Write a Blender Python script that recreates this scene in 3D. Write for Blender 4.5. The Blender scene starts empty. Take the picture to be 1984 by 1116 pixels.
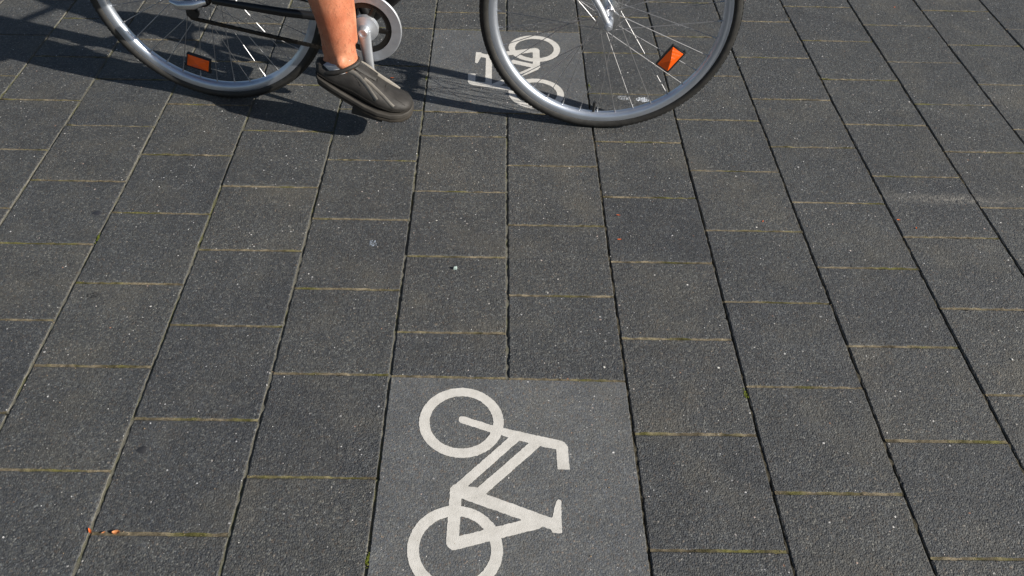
import bpy, bmesh, math, random
import numpy as np
from mathutils import Vector, Matrix
random.seed(7); rng = np.random.default_rng(11)
sc = bpy.context.scene
col = sc.collection
R = math.radians

# ------------------------------------------------------------------ camera
U = 0.25                                   # one paver, metres
cam = bpy.data.objects.new('camera', bpy.data.cameras.new('camera'))
col.objects.link(cam); sc.camera = cam
yw, pt, rl = -0.00029, 0.766232, 0.0303015
cam.matrix_world = Matrix.Translation((-0.0741327, -1.0639132, 1.3375723)) @ \
    (Matrix.Rotation(yw, 4, 'Z') @ Matrix.Rotation(pt, 4, 'X') @ Matrix.Rotation(rl, 4, 'Z'))
cam.data.sensor_width = 36; cam.data.lens = 28.4339
cam.data.shift_x = 0.036038; cam.data.shift_y = 0.013178
cam.data.clip_start = 0.02; cam.data.clip_end = 1000

# ------------------------------------------------------------------ light
sun_to = Vector((1.60, -0.645, 1.0)).normalized()
elev = math.asin(sun_to.z); azim = math.atan2(sun_to.x, sun_to.y)
w = bpy.data.worlds.new('World'); sc.world = w; w.use_nodes = True
nt = w.node_tree; bg = nt.nodes['Background']
sky = nt.nodes.new('ShaderNodeTexSky'); sky.sky_type = 'NISHITA'; sky.sun_disc = False
sky.sun_elevation = elev; sky.sun_rotation = azim
nt.links.new(sky.outputs[0], bg.inputs[0]); bg.inputs[1].default_value = 0.05
sl = bpy.data.lights.new('sun', 'SUN'); sl.energy = 5.0; sl.angle = R(0.5); sl.color = (1.0, 0.94, 0.85)
so = bpy.data.objects.new('sun', sl); col.objects.link(so)
so.rotation_euler = sun_to.to_track_quat('Z', 'Y').to_euler(); so.location = (6, -3, 5)
sc.view_settings.view_transform = 'Standard'; sc.view_settings.look = 'None'
sc.view_settings.exposure = 0.5; sc.view_settings.gamma = 1

# ------------------------------------------------------------------ helpers
def tag(o, label=None, cat=None, group=None, kind=None):
    for k, v in (('label', label), ('category', cat), ('group', group), ('kind', kind)):
        if v: o[k] = v
    return o
def link(name, me, mats, parent=None, smooth=False):
    o = bpy.data.objects.new(name, me); col.objects.link(o)
    for m in (mats if isinstance(mats, (list, tuple)) else [mats]): me.materials.append(m)
    if smooth: me.polygons.foreach_set('use_smooth', [True] * len(me.polygons))
    if parent: o.parent = parent
    return o
def empty(name, loc=(0, 0, 0)):
    o = bpy.data.objects.new(name, None); col.objects.link(o); o.location = loc
    o.empty_display_size = 0.05
    return o

class MB:
    """collects vertices and faces of one mesh"""
    def __init__(s): s.v = []; s.f = []; s.m = []
    def add(s, vs, fs, mi=0):
        b = len(s.v); s.v += [tuple(v) for v in vs]
        for f in fs: s.f.append([i + b for i in f]); s.m.append(mi)
    def box(s, c, sx, sy, sz, M=None, mi=0):
        vs = [Vector((x * sx / 2, y * sy / 2, z * sz / 2)) for x in (-1, 1) for y in (-1, 1) for z in (-1, 1)]
        if M is not None: vs = [M @ v for v in vs]
        vs = [v + Vector(c) for v in vs]
        s.add(vs, [(0, 1, 3, 2), (4, 6, 7, 5), (0, 4, 5, 1), (2, 3, 7, 6), (0, 2, 6, 4), (1, 5, 7, 3)], mi)
    def tube(s, pts, rads, n=12, cap=True, closed=False, mi=0, up=None):
        """sweep an ellipse; rads = r or (rx, ry) per point"""
        pts = [Vector(p) for p in pts]; N = len(pts)
        if not isinstance(rads, (list, tuple)): rads = [rads] * N
        rads = [(r, r) if not isinstance(r, (tuple, list)) else r for r in rads]
        ref = None; vs = []
        for i, p in enumerate(pts):
            if closed: t = pts[(i + 1) % N] - pts[i - 1]
            else: t = pts[min(i + 1, N - 1)] - pts[max(i - 1, 0)]
            t.normalize()
            if ref is None:
                ref = Vector(up) if up else (Vector((0, 0, 1)) if abs(t.z) < .9 else Vector((1, 0, 0)))
            a = ref - t * ref.dot(t); a.normalize(); 
            if not up: ref = a
            b = t.cross(a)
            for k in range(n):
                th = 2 * math.pi * k / n
                vs.append(p + a * math.cos(th) * rads[i][0] + b * math.sin(th) * rads[i][1])
        fs = []
        for i in range(N if closed else N - 1):
            for k in range(n):
                j = (i + 1) % N; k2 = (k + 1) % n
                fs.append((i * n + k, i * n + k2, j * n + k2, j * n + k))
        if cap and not closed:
            fs.append(tuple(range(n - 1, -1, -1))); fs.append(tuple((N - 1) * n + k for k in range(n)))
        s.add(vs, fs, mi)
    def lathe(s, c, axis, prof, n=64, mi=0, closed=True, ph=0):
        """revolve closed profile [(r, a)] round axis through c"""
        axis = Vector(axis).normalized(); c = Vector(c)
        e1 = axis.orthogonal().normalized(); e2 = axis.cross(e1); m = len(prof); vs = []
        for i in range(n):
            th = 2 * math.pi * i / n + ph; d = e1 * math.cos(th) + e2 * math.sin(th)
            vs += [c + d * r + axis * a for r, a in prof]
        fs = []
        for i in range(n):
            j = (i + 1) % n
            for k in range(m if closed else m - 1):
                k2 = (k + 1) % m
                fs.append((i * m + k, j * m + k, j * m + k2, i * m + k2))
        s.add(vs, fs, mi)
    def ball(s, c, r, n=12, M=None, mi=0):
        rx, ry, rz = r if isinstance(r, (tuple, list)) else (r, r, r); vs = []; m = n // 2 + 1
        for i in range(1, m):
            ph = math.pi * i / m
            for k in range(n):
                th = 2 * math.pi * k / n
                vs.append(Vector((rx * math.sin(ph) * math.cos(th), ry * math.sin(ph) * math.sin(th), rz * math.cos(ph))))
        vs.append(Vector((0, 0, rz))); vs.append(Vector((0, 0, -rz))); T = len(vs) - 2
        if M is not None: vs = [M @ v for v in vs]
        vs = [v + Vector(c) for v in vs]; fs = []
        for i in range(m - 2):
            for k in range(n): fs.append((i * n + k, (i + 1) * n + k, (i + 1) * n + (k + 1) % n, i * n + (k + 1) % n))
        for k in range(n):
            fs.append((T, k, (k + 1) % n)); fs.append((T + 1, (m - 2) * n + (k + 1) % n, (m - 2) * n + k))
        s.add(vs, fs, mi)
    def mesh(s, name):
        me = bpy.data.meshes.new(name); me.from_pydata(s.v, [], s.f); me.update()
        if any(s.m): me.polygons.foreach_set('material_index', s.m)
        bm = bmesh.new(); bm.from_mesh(me); bmesh.ops.recalc_face_normals(bm, faces=bm.faces); bm.to_mesh(me); bm.free()
        return me
    def build(s, name, mats, parent=None, smooth=True, bevel=0, subd=0):
        o = link(name, s.mesh(name), mats, parent, smooth)
        if smooth:
            try: o.data.set_sharp_from_angle(angle=R(40))
            except Exception: pass
        if bevel:
            b = o.modifiers.new('bevel', 'BEVEL'); b.width = bevel; b.segments = 2; b.limit_method = 'ANGLE'
        if subd:
            b = o.modifiers.new('subd', 'SUBSURF'); b.levels = subd; b.render_levels = subd
        return o

# ------------------------------------------------------------------ materials
class NB:
    def __init__(s, name):
        s.mat = bpy.data.materials.new(name); s.mat.use_nodes = True; s.t = s.mat.node_tree
        s.b = s.t.nodes['Principled BSDF']; s.x = None
    def n(s, typ, **kw):
        nd = s.t.nodes.new('ShaderNode' + typ)
        for k, v in kw.items():
            if k in nd.bl_rna.properties and k not in ('inputs',): setattr(nd, k, v)
        return nd
    def l(s, a, b): s.t.links.new(a, b)
    def pos(s):
        if s.x is None:
            g = s.n('TexCoord'); s.x = g.outputs['Object']
        return s.x
    def noise(s, scale, detail=3, rough=.55, off=None):
        nd = s.n('TexNoise'); nd.inputs['Scale'].default_value = scale; nd.inputs['Detail'].default_value = detail
        nd.inputs['Roughness'].default_value = rough
        v = s.pos()
        if off:
            mp = s.n('Mapping'); mp.inputs[1].default_value = off; s.l(v, mp.inputs[0]); v = mp.outputs[0]
        s.l(v, nd.inputs['Vector']); return nd.outputs[0]
    def vor(s, scale, feat='F1', rnd=1.0, out='Distance', off=None):
        nd = s.n('TexVoronoi'); nd.feature = feat; nd.inputs['Scale'].default_value = scale
        nd.inputs['Randomness'].default_value = rnd
        v = s.pos()
        if off:
            mp = s.n('Mapping'); mp.inputs[1].default_value = off; s.l(v, mp.inputs[0]); v = mp.outputs[0]
        s.l(v, nd.inputs['Vector']); return nd.outputs[out]
    def ramp(s, fac, stops, interp='LINEAR'):
        nd = s.n('ValToRGB'); cr = nd.color_ramp; cr.interpolation = interp
        while len(cr.elements) > 1: cr.elements.remove(cr.elements[-1])
        cr.elements[0].position = stops[0][0]; cr.elements[0].color = c4(stops[0][1])
        for p, c in stops[1:]:
            e = cr.elements.new(p); e.color = c4(c)
        s.l(fac, nd.inputs[0]); return nd.outputs[0]
    def mix(s, fac, a, b, mode='MIX'):
        nd = s.n('Mix'); nd.data_type = 'RGBA'; nd.blend_type = mode
        for ix, v in ((0, fac), (6, a), (7, b)):
            sock = nd.inputs[ix]
            if hasattr(v, 'is_linked'): s.l(v, sock)
            elif ix == 0: sock.default_value = v
            else: sock.default_value = c4(v)
        return nd.outputs[2]
    def math(s, op, a, b=0.0, clamp=False):
        nd = s.n('Math'); nd.operation = op; nd.use_clamp = clamp
        for i, v in ((0, a), (1, b)):
            if hasattr(v, 'is_linked'): s.l(v, nd.inputs[i])
            else: nd.inputs[i].default_value = v
        return nd.outputs[0]
    def bump(s, h, dist, strength=1.0, prev=None):
        nd = s.n('Bump'); nd.inputs['Distance'].default_value = dist; nd.inputs['Strength'].default_value = strength
        s.l(h, nd.inputs['Height'])
        if prev: s.l(prev, nd.inputs['Normal'])
        return nd.outputs[0]
    def set(s, **kw):
        names = dict(col='Base Color', rough='Roughness', metal='Metallic', spec='Specular IOR Level', normal='Normal',
                     coat='Coat Weight', coatr='Coat Roughness', sss='Subsurface Weight', trans='Transmission Weight', ior='IOR')
        for k, v in kw.items():
            sock = s.b.inputs[names[k]]
            if hasattr(v, 'is_linked'): s.l(v, sock)
            else: sock.default_value = c4(v) if k == 'col' else v
        return s.mat
def c4(c):
    if isinstance(c, (int, float)): return (c, c, c, 1)
    return tuple(c) + (1,) if len(c) == 3 else tuple(c)

def paver_material(name, slab=False):
    m = NB(name)
    g = 1.0 if not slab else 1.62
    grain = m.noise(520, 2, .7)                                   # fine sand of the wearing course
    chips = m.vor(310, 'F1', 1, 'Color')                          # split stone chips, each its own shade
    chipd = m.vor(310, 'F1', 1, 'Distance')
    sep = m.n('SeparateColor'); m.l(chips, sep.inputs[0])
    base = m.ramp(sep.outputs[0], [(0, (.020 * g, .022 * g, .026 * g)), (.4, (.045 * g, .048 * g, .053 * g)),
                                  (.75, (.080 * g, .083 * g, .085 * g)), (.92, (.118 * g, .121 * g, .116 * g)), (1, (.21 * g, .212 * g, .20 * g))])
    base = m.mix(.40 if not slab else .7, base, m.ramp(grain, [(.3, (.029 * g, .031 * g, .034 * g)), (.7, (.089 * g, .091 * g, .092 * g))]))
    # rust and bluish chips
    tint = m.ramp(sep.outputs[1], [(0, (.82, .92, 1.08)), (.5, (.98, 1.01, 1.0)), (.93, (1.04, 1, .94)), (1, (1.4, 1.0, .75))])
    base = m.mix(.6, base, tint, 'MULTIPLY')
    # bright quartz specks, sparse
    q = m.vor(190, 'F1', 1, 'Distance', (3.1, 1.7, 0)); qc = m.vor(190, 'F1', 1, 'Color', (3.1, 1.7, 0))
    sq = m.n('SeparateColor'); m.l(qc, sq.inputs[0])
    size = m.ramp(sq.outputs[0], [(.94, 0), (.96, .15), (.99, .24), (1, .45)])
    mask = m.math('LESS_THAN', q, size)
    base = m.mix(m.math('MULTIPLY', mask, .85), base, m.ramp(sq.outputs[1], [(0, (.22, .20, .17)), (.5, (.38, .38, .38)), (.85, (.75, .75, .75)), (1, (.30, .13, .06))]))
    # soft dirt, larger
    d = m.noise(2.3, 4, .6, (5, 2, 0)); d2 = m.noise(14, 5, .65); d3 = m.noise(5.5, 3, .7, (9, 4, 0))
    base = m.mix(1, base, m.ramp(d, [(.3, (.84, .84, .86)), (.7, (1.16, 1.14, 1.10))]), 'MULTIPLY')
    base = m.mix(1, base, m.ramp(d2, [(.3, (.86, .86, .86)), (.7, (1.14, 1.14, 1.14))]), 'MULTIPLY')
    base = m.mix(m.math('MULTIPLY', m.ramp(d3, [(.5, 0), (.72, 1)]), .30), base, (.125, .115, .092))     # tan dust trodden into the surface
    if not slab:
        gi = m.n('NewGeometry'); base = m.mix(1, base, m.ramp(gi.outputs['Random Per Island'],
             [(0, (.91, .92, .94)), (.5, (1.0, 1.0, .99)), (1, (1.09, 1.07, 1.03))]), 'MULTIPLY')
    if not slab:                                                  # pale dusty scuff dragged over three pavers
        mp = m.n('Mapping'); mp.inputs[1].default_value = (-1.19 / .23, -.654 / .028, 0); mp.inputs[3].default_value = (1 / .23, 1 / .028, 1)
        m.l(m.pos(), mp.inputs[0]); gt = m.n('TexGradient'); gt.gradient_type = 'SPHERICAL'; m.l(mp.outputs[0], gt.inputs[0])
        base = m.mix(m.math('MULTIPLY', m.math('MULTIPLY', gt.outputs[1], m.ramp(m.noise(75, 5, .75), [(.40, 0), (.68, 1)])), 1.5, True), base, (.20, .19, .17))
    hgt = m.math('ADD', m.math('MULTIPLY', chipd, -1.0), m.math('MULTIPLY', grain, .9))
    lump = m.noise(95, 3, .6)
    nrm = m.bump(hgt, .0016 if not slab else .0008, 1.0)
    nrm = m.bump(lump, .0022 if not slab else .001, 1.0, nrm)
    return m.set(col=base, rough=.72 if not slab else .7, spec=.45, normal=nrm)
M_PAVER = paver_material('paver_face'); M_SLAB = paver_material('slab_face', True)

def simple(name, c, rough=.5, metal=0, spec=.5, nscale=0, namp=.15, bump=0, bscale=400, **kw):
    m = NB(name); colr = c
    if nscale:
        n_ = m.noise(nscale, 4)
        colr = m.mix(1, c, m.ramp(n_, [(.3, 1 - namp), (.7, 1 + namp)]), 'MULTIPLY')
    if bump: m.set(normal=m.bump(m.noise(bscale, 3, .6), bump))
    return m.set(col=colr, rough=rough, metal=metal, spec=spec, **kw)

m = NB('concrete_side'); n1 = m.noise(160, 4, .7)
M_SIDE = m.set(col=m.ramp(n1, [(.3, (.10, .098, .085)), (.7, (.24, .23, .20))]), rough=.95, spec=.1, normal=m.bump(n1, .002))
m = NB('joint_sand'); n1 = m.noise(700, 3, .8); n2 = m.noise(9, 4, .6); n3 = m.noise(60, 3)
c1 = m.ramp(n1, [(.3, (.09, .076, .050)), (.6, (.235, .20, .14)), (.75, (.42, .37, .28))])
c1 = m.mix(m.ramp(n2, [(.48, 0), (.62, .75)]), c1, m.ramp(n1, [(.3, (.035, .04, .008)), (.7, (.14, .14, .03))]))
c1 = m.mix(1, c1, m.ramp(n3, [(.3, .45), (.7, 1.35)]), 'MULTIPLY'); c1 = m.mix(1, c1, m.ramp(m.noise(22, 3, .6, (2, 2, 0)), [(.35, .60), (.6, 1.25)]), 'MULTIPLY')
M_SAND = m.set(col=c1, rough=1, spec=.05, normal=m.bump(m.math('ADD', n1, m.math('MULTIPLY', n3, 1.5)), .002))
m = NB('joint_lit_sand'); n1 = m.noise(700, 3, .8); n2 = m.noise(11, 4, .6)  # paler sand for the left joints, their sunlit walls put into the colour
c1 = m.ramp(n1, [(.3, (.075, .073, .060)), (.6, (.17, .165, .138)), (.78, (.30, .29, .25))])
c1 = m.mix(m.ramp(n2, [(.50, 0), (.66, .7)]), c1, m.ramp(n1, [(.3, (.05, .055, .018)), (.7, (.17, .17, .06))]))
M_LITSAND = m.set(col=c1, rough=1, spec=.05, normal=m.bump(n1, .002))
M_DIRT = simple('joint_dirt', (.060, .054, .040), 1, 0, .05, 90, .6, .002, 500)
m = NB('symbol_white'); n1 = m.noise(45, 5, .65); n2 = m.noise(600, 2, .7); n3 = m.vor(160, 'F1', 1, 'Distance')
cw = m.ramp(n1, [(.25, (.50, .485, .45)), (.7, (.64, .625, .59))])
cw = m.mix(m.ramp(n2, [(.64, 0), (.72, .5)]), cw, (.22, .20, .17))
cw = m.mix(m.ramp(m.noise(210, 4, .7, (1, 3, 0)), [(.62, 0), (.70, .45)]), cw, (.20, .195, .18)); cw = m.mix(m.ramp(m.noise(13, 4, .7, (4, 1, 0)), [(.48, 0), (.75, .30)]), cw, (.33, .32, .29))
M_WHITE = m.set(col=cw, rough=.75, spec=.25, normal=m.bump(n2, .0006))
# ground beyond the laid pavers, same paving further off
m = NB('far_paving'); bt = m.n('TexBrick'); mp = m.n('Mapping'); mp.inputs[2].default_value = (0, 0, R(90)); m.l(m.pos(), mp.inputs[0]); m.l(mp.outputs[0], bt.inputs[0])
bt.inputs['Scale'].default_value = 1; bt.inputs['Brick Width'].default_value = .25; bt.inputs['Row Height'].default_value = .25
bt.inputs['Mortar Size'].default_value = .003; bt.inputs['Color1'].default_value = (.055, .056, .060, 1); bt.inputs['Color2'].default_value = (.068, .068, .070, 1)
bt.inputs['Mortar'].default_value = (.12, .10, .07, 1)
M_FAR = m.set(col=m.mix(1, bt.outputs[0], m.ramp(m.noise(300, 3), [(.3, .7), (.7, 1.3)]), 'MULTIPLY'), rough=.8)

M_TYRE = simple('tyre_rubber', (.018, .018, .017), .62, 0, .4, 30, .3, .0004, 900)
M_TYRESIDE = simple('tyre_sidewall', (.030, .029, .027), .6, 0, .4, 60, .25, .0003, 700)
M_RIM = simple('rim_alloy', (.60, .65, .73), .36, .85, .5, 25, .06)  # blue of the reflected sky put into the base colour
M_STEEL = simple('steel', (.55, .55, .56), .22, 1)
M_SPOKE = simple('spoke_steel', (.42, .42, .43), .42, .9)
M_CHROME = simple('polished_alloy', (.75, .76, .78), .25, 1, .5, 40, .08)
M_GUARD = simple('guard_alloy', (.60, .63, .68), .42, .8, .5, 50, .10)
M_BLACK = simple('frame_black', (.012, .012, .013), .3, 0, .5)
M_PLASTIC = simple('black_plastic', (.016, .016, .016), .5)
M_CHAIN = simple('chain_metal', (.05, .045, .04), .4, .8)
M_CUP = simple('reflector_housing', (.01, .01, .01), .5)
m = NB('orange_reflector'); n1 = m.vor(420, 'F1', .15)
M_ORANGE = m.set(col=(.95, .125, .004), rough=.22, spec=.35, normal=m.bump(n1, .0012), coat=.15)

# ------------------------------------------------------------------ paving
DET = lambda x, y: (-1.6 < x < 1.75 and -.85 < y < 2.3)
class Pav:
    def __init__(s): s.v = []; s.f = []; s.m = []
pav = Pav()
def edge_noise(n, amp):
    a = rng.normal(0, amp, n)
    k = np.convolve(np.r_[a[-2:], a, a[:2]], [.2, .6, .2], 'same')[2:-2]
    return k
def add_paver(acc, c, z0, tilt, seg, chip=1.0, inset=.0019):
    """c: four corners counter-clockwise (metres) ; rings: top, arris, foot"""
    c = [np.array(p, float) for p in c]; cen = sum(c) / 4
    pts = []; nor = []
    for i in range(4):
        a, b = c[i], c[(i + 1) % 4]; L = np.linalg.norm(b - a); t = (b - a) / L; nn = np.array([t[1], -t[0]])
        k = max(2, int(L / seg)); rr = .003
        for j in range(k):
            u = rr + (L - 2 * rr) * j / (k - 1); pts.append(a + t * u); nor.append(nn)
    pts = np.array(pts); nor = np.array(nor); n = len(pts)
    w1 = edge_noise(n, .0008 * chip); w2 = edge_noise(n, .0011 * chip)
    ch = np.where(rng.random(n) < .035 * chip, rng.random(n) * .0022, 0)
    r1 = pts - nor * (inset + np.abs(w2) + ch)[:, None]; r2 = pts - nor * (.0003 + np.maximum(w1, -.0003) + ch * .6)[:, None]; r3 = pts - nor * .0006
    zt = lambda q: z0 + (q - cen) @ tilt
    zs1 = zt(r1); zs2 = zt(r2) - .0013 - np.abs(edge_noise(n, .0005)) - ch * .6
    b = len(acc.v)
    acc.v += [(p[0], p[1], z) for p, z in zip(r1, zs1)] + [(p[0], p[1], z) for p, z in zip(r2, zs2)] + [(p[0], p[1], -.03) for p in r3]
    acc.f.append(list(range(b, b + n))); acc.m.append(0)
    for i in range(n):
        j = (i + 1) % n
        acc.f.append([b + i, b + n + i, b + n + j, b + j]); acc.m.append(0)
        acc.f.append([b + n + i, b + 2 * n + i, b + 2 * n + j, b + n + j]); acc.m.append(1)
def acc_mesh(acc, name):
    me = bpy.data.meshes.new(name); me.from_pydata(acc.v, [], acc.f); me.polygons.foreach_set('material_index', acc.m); me.update(); return me

# column lines: measured offsets of the long joints, in paver units: (offset, drift per row)
LO = {-6: (-.00, 0), -5: (-.012, -.007), -4: (-.004, -.003), -3: (.002, -.003), -2: (.012, .004), -1: (.010, .004), 0: (-.004, .0045), 1: (-.003, .003),
      2: (.0, .004), 3: (.0, .003), 4: (.005, .001), 5: (0, .001)}
def gp(i): return GAPL if i <= 0 else .0021
def line_u(i, v):
    o, d = LO.get(i, (0.0, 0.0)); return i + o + d * v + .003 * math.sin(v * 1.9 + i * 2.3)
GAPL, GAPC = .0027, .0022       # half joint widths, long and cross
sand = MB(); lit_sand = MB(); dirt = MB()
def strip(mb, a, b, hw, zlo, zhi, seg=.012):
    a = np.array(a); b = np.array(b); L = np.linalg.norm(b - a); t = (b - a) / L; nn = np.array([-t[1], t[0]])
    k = max(2, int(L / seg)); vs = []
    h = np.convolve(rng.random(k + 4), [.25, .5, .25], 'same')[2:-2]
    for j in range(k):
        p = a + t * L * j / (k - 1); z = zlo + (zhi - zlo) * h[j]
        for q, dz in ((-1, .0006), (0, -.0004), (1, .0006)):
            pp = p + nn * hw * q; vs.append((pp[0], pp[1], z + dz * rng.random()))
    fs = []
    for j in range(k - 1):
        for q in (0, 1): fs.append((j * 3 + q, (j + 1) * 3 + q, (j + 1) * 3 + q + 1, j * 3 + q + 1))
    mb.add(vs, fs)
CJ = {}
def rows_of(c):
    off = .5 if c % 2 else 0
    vs = [k + off for k in range(-10, 26)]
    if c in (-1, 0):
        vs = [v for v in vs if not (-2 < v < 0 or 4 < v < 6)]
        vs = sorted(set(vs) | {-2, 0, 4, 6})
    return vs
slabs = []
for c in range(-14, 15):
    vs = rows_of(c); js = []
    for v in vs:
        j = rng.normal(0, .005)
        if v in (-2, 0, 4, 6) and c in (-1, 0): j = 0
        # slight skew of the bond, left end nearer than right end
        js.append((v - .010 + j, v + .010 + j) if not (c in (-1, 0) and v in (-2, 0, 4, 6)) else
                  ((v - .004, v + .006) if c == -1 else (v + .006, v + .016)))
    for i in range(len(vs) - 1):
        if c in (-1, 0) and vs[i] in (-2, 4): continue
        (l0, r0), (l1, r1) = js[i], js[i + 1]
        A = (line_u(c, l0) * U + gp(c), l0 * U + GAPC); B = (line_u(c + 1, r0) * U - gp(c + 1), r0 * U + GAPC)
        C = (line_u(c + 1, r1) * U - gp(c + 1), r1 * U - GAPC); D = (line_u(c, l1) * U + gp(c), l1 * U - GAPC)
        cx_, cy_ = (A[0] + C[0]) / 2, (A[1] + C[1]) / 2
        near = DET(cx_, cy_)
        add_paver(pav, (A, B, C, D), rng.normal(0, .0007), rng.normal(0, .003, 2), .006 if near else .05, 1.0 if near else .3)
    for (l, r), v in zip(js, vs):
        a = (line_u(c, l) * U + GAPL + .001, l * U); b = (line_u(c + 1, r) * U - GAPL - .001, r * U)
        if DET((a[0] + b[0]) / 2, a[1]): strip(sand, a, b, GAPC + .0014, -.0028, .0000, .007)
        else: strip(sand, a, b, GAPC + .001, -.003, -.0015, .08)
for i in range(-14, 16):
    for v0 in np.arange(-10, 25, .5):
        if i == 0 and (-2 <= v0 < 0 or 4 <= v0 < 6): continue
        a = (line_u(i, v0) * U, v0 * U); b = (line_u(i, v0 + .5) * U, (v0 + .5) * U)
        if DET(a[0], a[1]):
            if i > 0: strip(dirt, a, b, gp(i) + .001, -.0065, -.0008, .006)
            else: strip(lit_sand, a, b, GAPL + .001, -.0062, -.0008, .006)
        else: strip(dirt, a, b, GAPL + .001, -.010, -.006, .06)
pavement = link('pavement', acc_mesh(pav, 'pavement'), [M_PAVER, M_SIDE]); tag(pavement, kind='structure')
pavement['label'] = 'dark grey square concrete pavers in staggered rows'
js_ = sand.build('joint_sand', M_SAND, smooth=False); tag(js_, 'tan sand and moss filling the joints between pavers', 'sand', kind='stuff')
jg_ = lit_sand.build('joint_lit_grit', M_LITSAND, smooth=False); tag(jg_, 'grey grit filling the long joints on the left, coloured paler for their sunlit walls', 'grit', kind='stuff')
jd_ = dirt.build('joint_dirt', M_DIRT, smooth=False); tag(jd_, 'dark dirt deep in the long joints between pavers', 'dirt', kind='stuff')
g = MB(); g.add([(-300, -300, -.0135), (300, -300, -.0135), (300, 300, -.0135), (-300, 300, -.0135)], [(0, 1, 2, 3)])
tag(g.build('ground', M_FAR, smooth=False), kind='structure')

# ------------------------------------------------------------------ symbol slabs
def cap(p, a, b, r):
    a = np.array(a); b = np.array(b); ab = b - a
    t = np.clip(((p - a) @ ab) / (ab @ ab), 0, 1); return np.linalg.norm(p - a - t[..., None] * ab, axis=-1) - r
def bar(p, a, b, r):           # square ended bar
    a = np.array(a); b = np.array(b); L = np.linalg.norm(b - a); t = (b - a) / L; q = p - (a + b) / 2
    return np.maximum(np.abs(q @ t) - L / 2, np.abs(q @ np.array([-t[1], t[0]])) - r)
def ring(p, c, ro, ri):
    d = np.linalg.norm(p - np.array(c), axis=-1); return np.maximum(d - ro, ri - d)
def poly(p, pts):
    pts = np.array(pts); d = np.full(p.shape[:-1], 1e9); s = np.ones(p.shape[:-1])
    for i in range(len(pts)):
        a, b = pts[i], pts[i - 1]; e = b - a; w_ = p - a
        t = np.clip((w_ @ e) / (e @ e), 0, 1); q = w_ - t[..., None] * e; d = np.minimum(d, (q ** 2).sum(-1))
        c1 = p[..., 1] >= a[1]; c2 = p[..., 1] < b[1]; c3 = e[0] * w_[..., 1] > e[1] * w_[..., 0]
        flip = (c1 & c2 & c3) | (~c1 & ~c2 & ~c3); s = np.where(flip, -s, s)
    return s * np.sqrt(d)
FW, RW = (-.0940, -.1130), (-.0962, -.3865)
def symbol_sdf(p, kind):
    d = ring(p, FW, .0848, .0638); d = np.minimum(d, ring(p, RW, .0848, .0638))
    d = np.minimum(d, cap(p, (-.0915, -.1085), (-.03, -.1295), .0085))            # fork
    d = np.minimum(d, poly(p, [(-.03, -.121), (.104, -.1515), (.1115, -.156), (.1165, -.165), (.1171, -.2166), (.0938, -.2170), (.0935, -.172), (.062, -.1660), (-.03, -.138)]))
    if kind == 0:
        d = np.minimum(d, cap(p, (.0135, -.148), (-.0965, -.2660), .0095))          # two parallel tubes
        d = np.minimum(d, bar(p, (.058, -.1555), (-.0565, -.274), .0098))
        d = np.minimum(d, poly(p, [(-.1105, -.266), (-.1035, -.2575), (-.06, -.262), (-.044, -.275), (.077, -.3205), (.072, -.333), (.05, -.339), (.018, -.3245), (-.089, -.286), (-.0895, -.30), (-.110, -.30)]))
    else:
        d = np.minimum(d, bar(p, (.045, -.143), (-.100, -.2650), .0105))
        d = np.minimum(d, bar(p, (.0525, -.150), (.0525, -.335), .0100))
        d = np.minimum(d, poly(p, [(-.1105, -.266), (-.1035, -.2575), (-.044, -.279), (.077, -.3205), (.072, -.333), (.05, -.339), (.018, -.3245), (-.089, -.286), (-.0895, -.30), (-.112, -.30)]))
    d = np.minimum(d, cap(p, (-.0995, -.29), (-.1015, -.375), .0112))             # chain stay
    d = np.minimum(d, cap(p, (-.0985, -.377), (.05, -.3315), .0118))              # seat stay
    d = np.minimum(d, poly(p, [(.072, -.3185), (.079, -.3205), (.088, -.286), (.0925, -.2815), (.0970, -.2845), (.0955, -.3505), (.0775, -.3500), (.0765, -.344), (.05, -.3345), (.045, -.328)]))
    return d
def marching(kind, step=.0016):
    xs = np.arange(-.20, .135, step); ys = np.arange(-.485, -.018, step)
    X, Y = np.meshgrid(xs, ys, indexing='ij'); P = np.stack([X, Y], -1)
    S = symbol_sdf(P, kind)
    n1 = rng.normal(0, 1, S.shape); k = np.array([.25, .5, .25])
    for _ in range(1):
        n1 = np.apply_along_axis(lambda q: np.convolve(q, k, 'same'), 0, n1); n1 = np.apply_along_axis(lambda q: np.convolve(q, k, 'same'), 1, n1)
    S = S + n1 * .0008 + 1e-7
    vid = {}; V = []; F = []
    def corner(i, j):
        key = (i, j)
        if key not in vid: vid[key] = len(V); V.append((xs[i], ys[j]))
        return vid[key]
    def cross(i, j, k_, l):
        key = ((i, j, k_, l) if (i, j) < (k_, l) else (k_, l, i, j))
        if key not in vid:
            a, b = S[i, j], S[k_, l]; t = a / (a - b); t = min(max(t, .04), .96)
            vid[key] = len(V); V.append((xs[i] + t * (xs[k_] - xs[i]), ys[j] + t * (ys[l] - ys[j])))
        return vid[key]
    ins = S < 0; any_ = ins[:-1, :-1] | ins[1:, :-1] | ins[:-1, 1:] | ins[1:, 1:]
    for i, j in zip(*np.nonzero(any_)):
        cs = [(i, j), (i + 1, j), (i + 1, j + 1), (i, j + 1)]; f = []
        for q in range(4):
            a, b = cs[q], cs[(q + 1) % 4]
            if S[a] < 0: f.append(corner(*a))
            if (S[a] < 0) != (S[b] < 0): f.append(cross(*a, *b))
        if len(f) > 2: F.append(f)
    return V, F
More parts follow.
